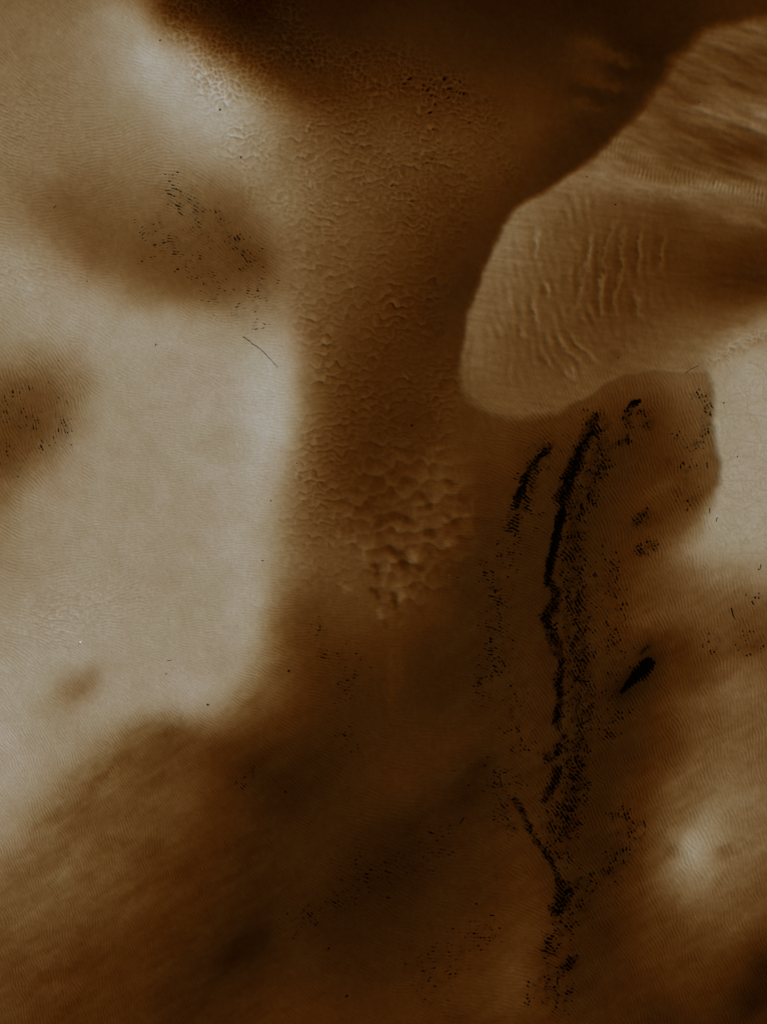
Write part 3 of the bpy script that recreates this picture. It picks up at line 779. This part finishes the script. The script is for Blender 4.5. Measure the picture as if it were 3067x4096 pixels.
above = (LIT > BED + 0.0004) & ((fill > -0.85) | DRIFT)
cell = above[:-1, :-1] | above[1:, :-1] | above[:-1, 1:] | above[1:, 1:]
cell[:, :3] = cell[:, -3:] = False
cell[:3] = cell[-3:] = False
vj, vi = np.nonzero(above)
num = np.full(above.shape, -1, np.int64)
num[vj, vi] = np.arange(len(vj))
ea, eb = [], []
for dj, di in ((0, 1), (1, 0)):                              # grid points touching along a side belong to one patch
    a0, b0 = num[:NY - dj, :NX - di], num[dj:, di:]
    m = (a0 >= 0) & (b0 >= 0)
    ea.append(a0[m]); eb.append(b0[m])
ea, eb = np.concatenate(ea), np.concatenate(eb)
par = np.arange(len(vj))
while True:
    pa, pb = par[ea], par[eb]
    lo_, hi_ = np.minimum(pa, pb), np.maximum(pa, pb)
    m = lo_ != hi_
    if not m.any():
        break
    np.minimum.at(par, hi_[m], lo_[m])
    while True:
        pp = par[par]
        if (pp == par).all():
            break
        par = pp
cj, ci = np.nonzero(cell)
rise = np.where(above, LIT - BED, -1.0)
corner = np.stack([rise[cj, ci], rise[cj, ci + 1], rise[cj + 1, ci], rise[cj + 1, ci + 1]], -1).argmax(-1)
cellpar = par[num[cj + corner // 2, ci + corner % 2]]
ids, inv, cnt = np.unique(cellpar, return_inverse=True, return_counts=True)
order = np.argsort(-cnt)


def litter_mesh(name, sel):
    j, i = cj[sel], ci[sel]
    quad = np.stack([idx[j + 1, i], idx[j + 1, i + 1], idx[j, i + 1], idx[j, i]], -1)
    u, iq = np.unique(quad, return_inverse=True)
    vv = np.stack([GX.ravel()[u], GY.ravel()[u], np.maximum(LIT.ravel()[u], BED.ravel()[u] - 0.004)], -1)
    c = vv.mean(0)
    return mesh_from(name, vv - c, iq.reshape(-1, 4), M_LITTER if CX + c[0] * 100 > 1930 else M_FLECK), c


def region_of(px, py):
    if px < 450 and py < 2000: return ('dark litter fleck in the rippled brown patch on the left edge', 'litter flecks in the brown patch at the left edge')
    if px < 1250 and py < 1500: return ('dark litter fleck in the oval brown hollow ringed by pale sand', 'litter flecks in the oval hollow')
    if px < 2050 and py < 1200: return ('dark litter fleck caught between scalloped ripples left of the steep bar front', 'litter flecks among the scallops')
    if px < 1800 and py < 3000: return ('dark litter fleck in the fine ripples right of the pale flat', 'litter flecks beside the pale flat')
    if px < 1950: return ('dark litter fleck lying on the darkest brown bed low in the picture', 'litter flecks on the dark bed')
    if py < 2340 and px < 2220: return ('black litter patch in the short slanting streak below the tip of the bar', 'litter patches of the short streak')
    if py < 2340 and px < 2450: return ('black litter patch in the ripple troughs beside the long black streak', 'litter patches of the long streak')
    if px >= 2620: return ('thin black litter strip in a ripple trough next to the pale flat on the right', 'litter strips by the right-hand flat')
    if py < 2340: return ('black litter strip on the ripples between the long streak and the right-hand flat', 'litter strips right of the streak')
    if py < 3060: return ('black litter patch in the broken band running down from the long streak', 'litter patches of the broken band')
    if py < 3500: return ('black litter patch in the slanting chain low in the broken band', 'litter patches of the slanting chain')
    return ('black litter patch at the lower end of the broken band', 'litter patches at the lower end of the band')


NAMED = []
rank = np.empty(len(ids), int)
rank[order] = np.arange(len(ids))
inr = rank[inv]
NBIG = min(260, len(ids))
srt = np.argsort(inr, kind='stable')
bounds = np.searchsorted(inr[srt], np.arange(NBIG + 1))
for r in range(NBIG):
    sel = srt[bounds[r]:bounds[r + 1]]
    me, c = litter_mesh('litter_patch', sel)
    o = link('litter_patch', me, c)
    px, py = CX + c[0] * 100, CY - c[1] * 100
    lb, gr = region_of(px, py)
    if 2490 < px < 2600 and 2620 < py < 2760 and len(sel) > 200:
        lb, gr = 'large feathered black litter drift alone to the right of the broken band', None
    tag(o, lb, 'litter', gr)
    NAMED.append((px, py, len(sel)))
rest = srt[bounds[NBIG]:]
west = CX + XS[ci[rest]] * 100 < 1930
for sel, lb in ((rest[~west], 'fine black leaf litter scattered through the ripple troughs beside the black streaks'), (rest[west], 'fine brown leaf litter dotted over the ripples of the hollows')):
    if len(sel):
        me, c = litter_mesh('leaf_litter', sel)
        tag(link('leaf_litter', me, c), lb, kind='stuff')


# ------------------------------------------------------------------ twigs, leaves, shells
def tube(path, r0, r1, seg=7, wob=0.15, seed=0):
    r = random.Random(seed)
    vs, fs = [], []
    n = len(path)
    for k, p in enumerate(path):
        d = (path[min(k + 1, n - 1)] - path[max(k - 1, 0)]).normalized()
        side = d.cross(Vector((0, 0, 1))).normalized()
        upv = side.cross(d)
        rad = (r0 + (r1 - r0) * k / (n - 1)) * (1 + r.uniform(-wob, wob))
        for s_ in range(seg):
            a_ = 2 * math.pi * s_ / seg
            vs.append(p + (side * math.cos(a_) + upv * math.sin(a_)) * rad)
    for k in range(n - 1):
        for s_ in range(seg):
            t_ = (s_ + 1) % seg
            fs.append((k * seg + s_, k * seg + t_, (k + 1) * seg + t_, (k + 1) * seg + s_))
    a0 = len(vs); vs += [path[0], path[-1]]
    for s_ in range(seg):
        t_ = (s_ + 1) % seg
        fs.append((a0, t_, s_, a0)); fs.append((a0 + 1, (n - 1) * seg + s_, (n - 1) * seg + t_, a0 + 1))
    return vs, fs


def spline(ps, n):
    q = [Vector((*p, 0)) for p in ps]
    q = [q[0] * 2 - q[1]] + q + [q[-1] * 2 - q[-2]]
    out = []
    for k in range(1, len(q) - 2):
        for s_ in range(n):
            t = s_ / n
            a_, b_, c_, d_ = q[k - 1], q[k], q[k + 1], q[k + 2]
            out.append(0.5 * ((2 * b_) + (c_ - a_) * t + (2 * a_ - 5 * b_ + 4 * c_ - d_) * t * t + (3 * b_ - a_ - 3 * c_ + d_) * t ** 3))
    out.append(q[-2])
    return out


def tri_mesh(name, vs, fs, mat):
    me = bpy.data.meshes.new(name)
    me.from_pydata([tuple(v) for v in vs], [], [tuple(dict.fromkeys(f)) for f in fs])
    me.update()
    me.polygons.foreach_set('use_smooth', [True] * len(me.polygons))
    me.materials.append(mat)
    return me


def twig(ps, r0, r1, mat, label, lift=0.5, forks=(), name='twig', seed=1):
    path = []
    for p in spline(ps, 6):
        w = at(p.x, p.y)
        path.append(w)
    zs = [p.z for p in path]                     # a stiff stick bridges the ripples
    n = len(zs)
    sm = [max(zs[max(0, k - 6):k + 7]) * 0.6 + 0.4 * sum(zs[max(0, k - 6):k + 7]) / len(zs[max(0, k - 6):k + 7]) for k in range(n)]
    path = [Vector((p.x, p.y, z + r0 * lift)) for p, z in zip(path, sm)]
    c = path[0].copy()
    vs, fs = tube([p - c for p in path], r0, r1, seed=seed)
    o = link(name, tri_mesh(name, vs, fs, mat), c)
    tag(o, label, 'twig')
    for fps, fr in forks:
        fp = []
        for p in spline(fps, 4):
            w = at(p.x, p.y)
            fp.append(Vector((w.x, w.y, w.z + fr * 0.8)) - c)
        v2, f2 = tube(fp, fr, fr * 0.5, seg=6, seed=seed + 3)
        link('side_shoot', tri_mesh('side_shoot', v2, f2, mat), (0, 0, 0), o)
    return o


def leaf(px, py, ln, wd, ang, mat, label, name='leaf', cat='leaf', curl=0.25, stalk=True, tip=1.0):
    r = random.Random(int(px * 7 + py))
    nu, nv = 9, 5
    vs, fs = [], []
    for top in (0, 1):
        for i in range(nu):
            t = i / (nu - 1)
            hw = wd * 0.5 * (math.sin(math.pi * min(1, t ** 0.8)) ** tip + 0.03) * (1 + r.uniform(-.12, .12))
            for j in range(nv):
                s_ = -1 + 2 * j / (nv - 1)
                z = curl * wd * (0.5 * s_ * s_ + 0.35 * math.sin(3.0 * t + s_)) + (0.004 if top else 0.0) + wd * 0.12
                vs.append(Vector(((t - 0.5) * ln, s_ * hw, z)))
    o1 = nu * nv
    for i in range(nu - 1):
        for j in range(nv - 1):
            q = (i * nv + j, (i + 1) * nv + j, (i + 1) * nv + j + 1, i * nv + j + 1)
            fs.append(tuple(reversed(q))); fs.append(tuple(o1 + k for k in q))
    ring = [i * nv for i in range(nu)] + [(nu - 1) * nv + j for j in range(1, nv)] + [i * nv + nv - 1 for i in range(nu - 2, -1, -1)] + [j for j in range(nv - 2, 0, -1)]
    for k in range(len(ring)):
        a_, b_ = ring[k], ring[(k + 1) % len(ring)]
        fs.append((a_, b_, o1 + b_, o1 + a_))
    c = at(px, py)
    o = link(name, tri_mesh(name, vs, fs, mat), c)
    o.rotation_euler = (0, 0, math.radians(-ang))
    tag(o, label, cat)
    if stalk:
        p = [Vector((-0.5 * ln + 0.01, 0, wd * .15)), Vector((-0.62 * ln, 0.02 * ln, wd * .12)), Vector((-0.75 * ln, 0.06 * ln, wd * .1))]
        v2, f2 = tube(p, 0.005, 0.003, seg=5)
        link('stalk', tri_mesh('stalk', v2, f2, mat), (0, 0, 0), o)
    return o


twig([(972, 1345), (995, 1361), (1015, 1378), (1034, 1390), (1060, 1413), (1080, 1435), (1111, 1468)], 0.010, 0.007, M_BARK, 'long thin brown twig lying on the pale sand of the big flat')
twig([(2743, 1491), (2760, 1477), (2775, 1470), (2793, 1462)], 0.013, 0.009, M_BARK, 'short straight dark twig lying across the crest at the right-hand flat', seed=2)
twig([(2863, 2086), (2864, 2079), (2866, 2072), (2870, 2071)], 0.014, 0.010, M_DARKBARK, 'small hooked black twig on the pale right-hand flat', seed=3)
twig([(2836, 2033), (2837, 2042), (2837, 2051)], 0.015, 0.013, M_DARKBARK, 'stubby straight black twig at the rippled edge of the right-hand flat', seed=4)
twig([(2924, 2431), (2927, 2448), (2930, 2458), (2938, 2477)], 0.018, 0.012, M_DARKBARK, 'bent dark twig on brown ripples below the right-hand flat', seed=5)
twig([(2573, 3282), (2577, 3296), (2581, 3310)], 0.020, 0.018, M_DARKBARK, 'stout straight black stick left of the pale round hump', seed=6)
twig([(217, 832), (221, 827), (226, 822)], 0.016, 0.012, M_DARKBARK, 'tiny dark stick on the tan hollow by the upper left edge', seed=7)
twig([(1279, 2499), (1281, 2509), (1281, 2519)], 0.012, 0.009, M_DARKBARK, 'small dark forked twig on the ripples right of the pale flat',
     forks=[([(1281, 2503), (1287, 2501), (1293, 2500)], 0.007)], seed=8)
twig([(1917, 2712), (1914, 2726), (1911, 2738)], 0.013, 0.009, M_DARKBARK, 'thin black twig standing alone on the dark bed left of the broken band', seed=9)
twig([(3040, 2257), (3041, 2268), (3036, 2277), (3030, 2279)], 0.014, 0.010, M_DARKBARK, 'black hook-shaped twig at the right picture edge below the pale flat', forks=[([(3032, 2279), (3031, 2272)], 0.009)], seed=10)
twig([(670, 2642), (677, 2641), (686, 2642)], 0.011, 0.008, M_DARKBARK, 'tiny dark sliver of twig low on the big pale flat', seed=11)
twig([(2231, 3908), (2229, 3922), (2230, 3938)], 0.024, 0.018, M_DARKBARK, 'short thick black stick at the lower end of the broken band', seed=12)
twig([(2562, 2614), (2574, 2602), (2585, 2592), (2594, 2584)], 0.018, 0.014, M_DARKBARK, 'black stick with comb-like litter just above the feathered drift',
     forks=[([(2572, 2603), (2568, 2597)], 0.014), ([(2580, 2596), (2576, 2588)], 0.016), ([(2589, 2589), (2585, 2583)], 0.012)], seed=13)
twig([(1996, 3105), (2002, 3120), (2008, 3150)], 0.016, 0.01, M_DARKBARK, 'thin slanting black twig on the dark bed beside the lower band', seed=14)
twig([(1842, 3290), (1850, 3280), (1857, 3268)], 0.022, 0.012, M_DARKBARK, 'feathery black twig on the darkest bed left of the lower band', forks=[([(1850, 3280), (1846, 3278)], 0.014), ([(1853, 3275), (1848, 3272)], 0.012)], seed=15)

leaf(833, 2818, 0.11, 0.06, 20, M_LEAF, 'black leaf alone on pale sand at the foot of the big flat')
leaf(1157, 2683, 0.10, 0.075, -40, M_LEAF, 'dark angular leaf on brown sand right of the big flat', tip=.6)
leaf(1143, 3166, 0.12, 0.06, 40, M_LEAF, 'black leaf on the dark bed below the big flat')
leaf(643, 160, 0.09, 0.06, -20, M_BROWNLEAF, 'small brown leaf on scalloped sand near the top left corner')
leaf(882, 438, 0.09, 0.065, -50, M_LEAF, 'small dark leaf on pale scalloped sand in the upper left')
leaf(966, 628, 0.08, 0.05, 60, M_LEAF, 'dark leaf scrap on scalloped sand above the oval hollow')
leaf(570, 1045, 0.08, 0.07, 10, M_OLIVE, 'olive leaf scrap on the smooth floor of the oval hollow', tip=.5)
leaf(625, 1379, 0.08, 0.055, 70, M_OLIVE, 'olive leaf scrap on pale ripples below the oval hollow', tip=.6)
leaf(350, 1125, 0.05, 0.04, 30, M_LEAF, 'tiny dark leaf scrap on pale sand under the oval hollow')
leaf(1647, 1702, 0.10, 0.07, 80, M_LEAF, 'dark leaf on the brown scalloped channel left of the bar tip')
leaf(1052, 2242, 0.08, 0.05, 0, M_BROWNLEAF, 'reddish brown leaf on the pale flat next to the scalloped channel')
leaf(1085, 2002, 0.07, 0.05, 10, M_OLIVE, 'olive leaf scrap on the pale flat next to the brown channel')
leaf(1189, 1853, 0.05, 0.035, 70, M_BROWNLEAF, 'tiny brown leaf scrap on the tan edge of the scalloped channel')
leaf(667, 2695, 0.06, 0.05, 0, M_OLIVE, 'small olive leaf scrap low on the big pale flat', stalk=False, tip=.5)
leaf(1315, 3793, 0.11, 0.08, -60, M_LEAF, 'black leaf on the dark bed near the bottom left')
leaf(1388, 3983, 0.11, 0.08, -50, M_LEAF, 'black leaf on the brown bed close to the bottom edge', tip=.6)
leaf(1906, 3614, 0.08, 0.07, 20, M_LEAF, 'round black leaf on brown bed left of the lower band', tip=.5)
leaf(2399, 1828, 0.10, 0.06, -70, M_ORANGE, 'orange leaf lying among the black litter of the long streak')
leaf(2893, 1611, 0.06, 0.045, 15, M_LEAF, 'dark leaf scrap on the pale right-hand flat near its rippled edge')
leaf(2948, 1826, 0.05, 0.035, 80, M_LEAF, 'tiny dark leaf scrap in the middle of the right-hand flat')
leaf(2461, 818, 0.06, 0.05, 0, M_LEAF, 'round dark leaf scrap on the pale shoulder of the bar', tip=.5)
leaf(2347, 706, 0.05, 0.04, 0, M_LEAF, 'tiny dark leaf scrap near the front edge of the bar', tip=.5)
leaf(2388, 1007, 0.07, 0.03, -30, M_LEAF, 'thin dark leaf scrap between the curved ridges on the bar')
leaf(2472, 1429, 0.05, 0.04, 0, M_LEAF, 'dark leaf scrap on the lower slope of the bar', tip=.5)
leaf(2795, 409, 0.05, 0.04, 0, M_LEAF, 'dark leaf scrap high on the bar by the right picture edge', tip=.5)
leaf(1831, 2310, 0.08, 0.04, 10, M_LEAF, 'dark leaf on the brown bed right of the lumpy tongue tips')


def shell(px, py, size, ang, mat, label, group=None):
    """A cupped valve with a scalloped rim, closed underneath."""
    vs, fs = [Vector((0, 0, size * 0.35))], []
    n = 14
    for ring, (rr, zz) in enumerate(((0.45, 0.28), (0.8, 0.14), (1.0, 0.0), (0.9, -0.05), (0.4, 0.12))):
        for k in range(n):
            a_ = 2 * math.pi * k / n
            w = rr * (1 + (0.07 * math.cos(7 * a_) if ring in (1, 2, 3) else 0)) * (0.8 + 0.2 * math.cos(a_))
            vs.append(Vector((w * size * 0.62 * math.cos(a_), w * size * 0.5 * math.sin(a_), zz * size + 0.004)))
    for k in range(n):
        fs.append((0, 1 + k, 1 + (k + 1) % n))
        for ring in range(4):
            b0, b1 = 1 + ring * n, 1 + (ring + 1) * n
            fs.append((b0 + k, b1 + k, b1 + (k + 1) % n, b0 + (k + 1) % n))
    me = bpy.data.meshes.new('shell')
    me.from_pydata([tuple(v) for v in vs], [], fs)
    me.update()
    me.polygons.foreach_set('use_smooth', [True] * len(me.polygons))
    me.materials.append(mat)
    o = link('shell', me, at(px, py))
    o.rotation_euler = (0, 0, math.radians(ang))
    return tag(o, label, 'shell', group)


shell(320, 2570, 0.10, 20, M_BLUE, 'pale bluish shell on the lower left of the big pale flat')
shell(1793, 2303, 0.07, 40, M_SHELL, 'larger white shell beside the lumpy tongue tips', None)
shell(1796, 2312, 0.055, 100, M_SHELL, 'white shell touching the larger one beside the tongue tips', None)
shell(2775, 3669, 0.06, 0, M_SHELL, 'white shell on tan ripples below the pale round hump')
shell(510, 3274, 0.05, 10, M_SHELL, 'white shell on the brown ripples at the lower left')
GR = 'small white shells on the brown middle bed'
spots = [(1793, 2341), (1805, 2283), (1796, 2352), (1840, 2147), (1785, 2197), (1822, 2230), (1757, 2422), (1702, 2400), (1690, 2415), (1622, 2646), (1648, 2663), (1609, 2676),
         (1716, 2654), (1737, 2655), (1651, 2708), (1617, 2785), (1648, 2787), (1669, 2762), (1634, 2822), (1621, 2880), (1554, 2140), (1445, 1297), (1528, 1315), (1406, 1442), (1398, 1467),
         (1610, 1812), (1640, 1795), (1750, 1850), (1810, 1900), (1835, 2020), (1845, 2024), (1595, 1912), (1648, 3150), (1733, 3204), (1694, 3232), (1430, 3250), (1624, 3260), (1726, 3324), (1430, 3582), (1768, 3640)]
for i, (x, y) in enumerate(spots):
    shell(x, y, 0.03 + 0.012 * ((i * 37) % 10) / 10, i * 47, M_SHELL, 'small white shell on the brown bed between pale flat and black band', GR)
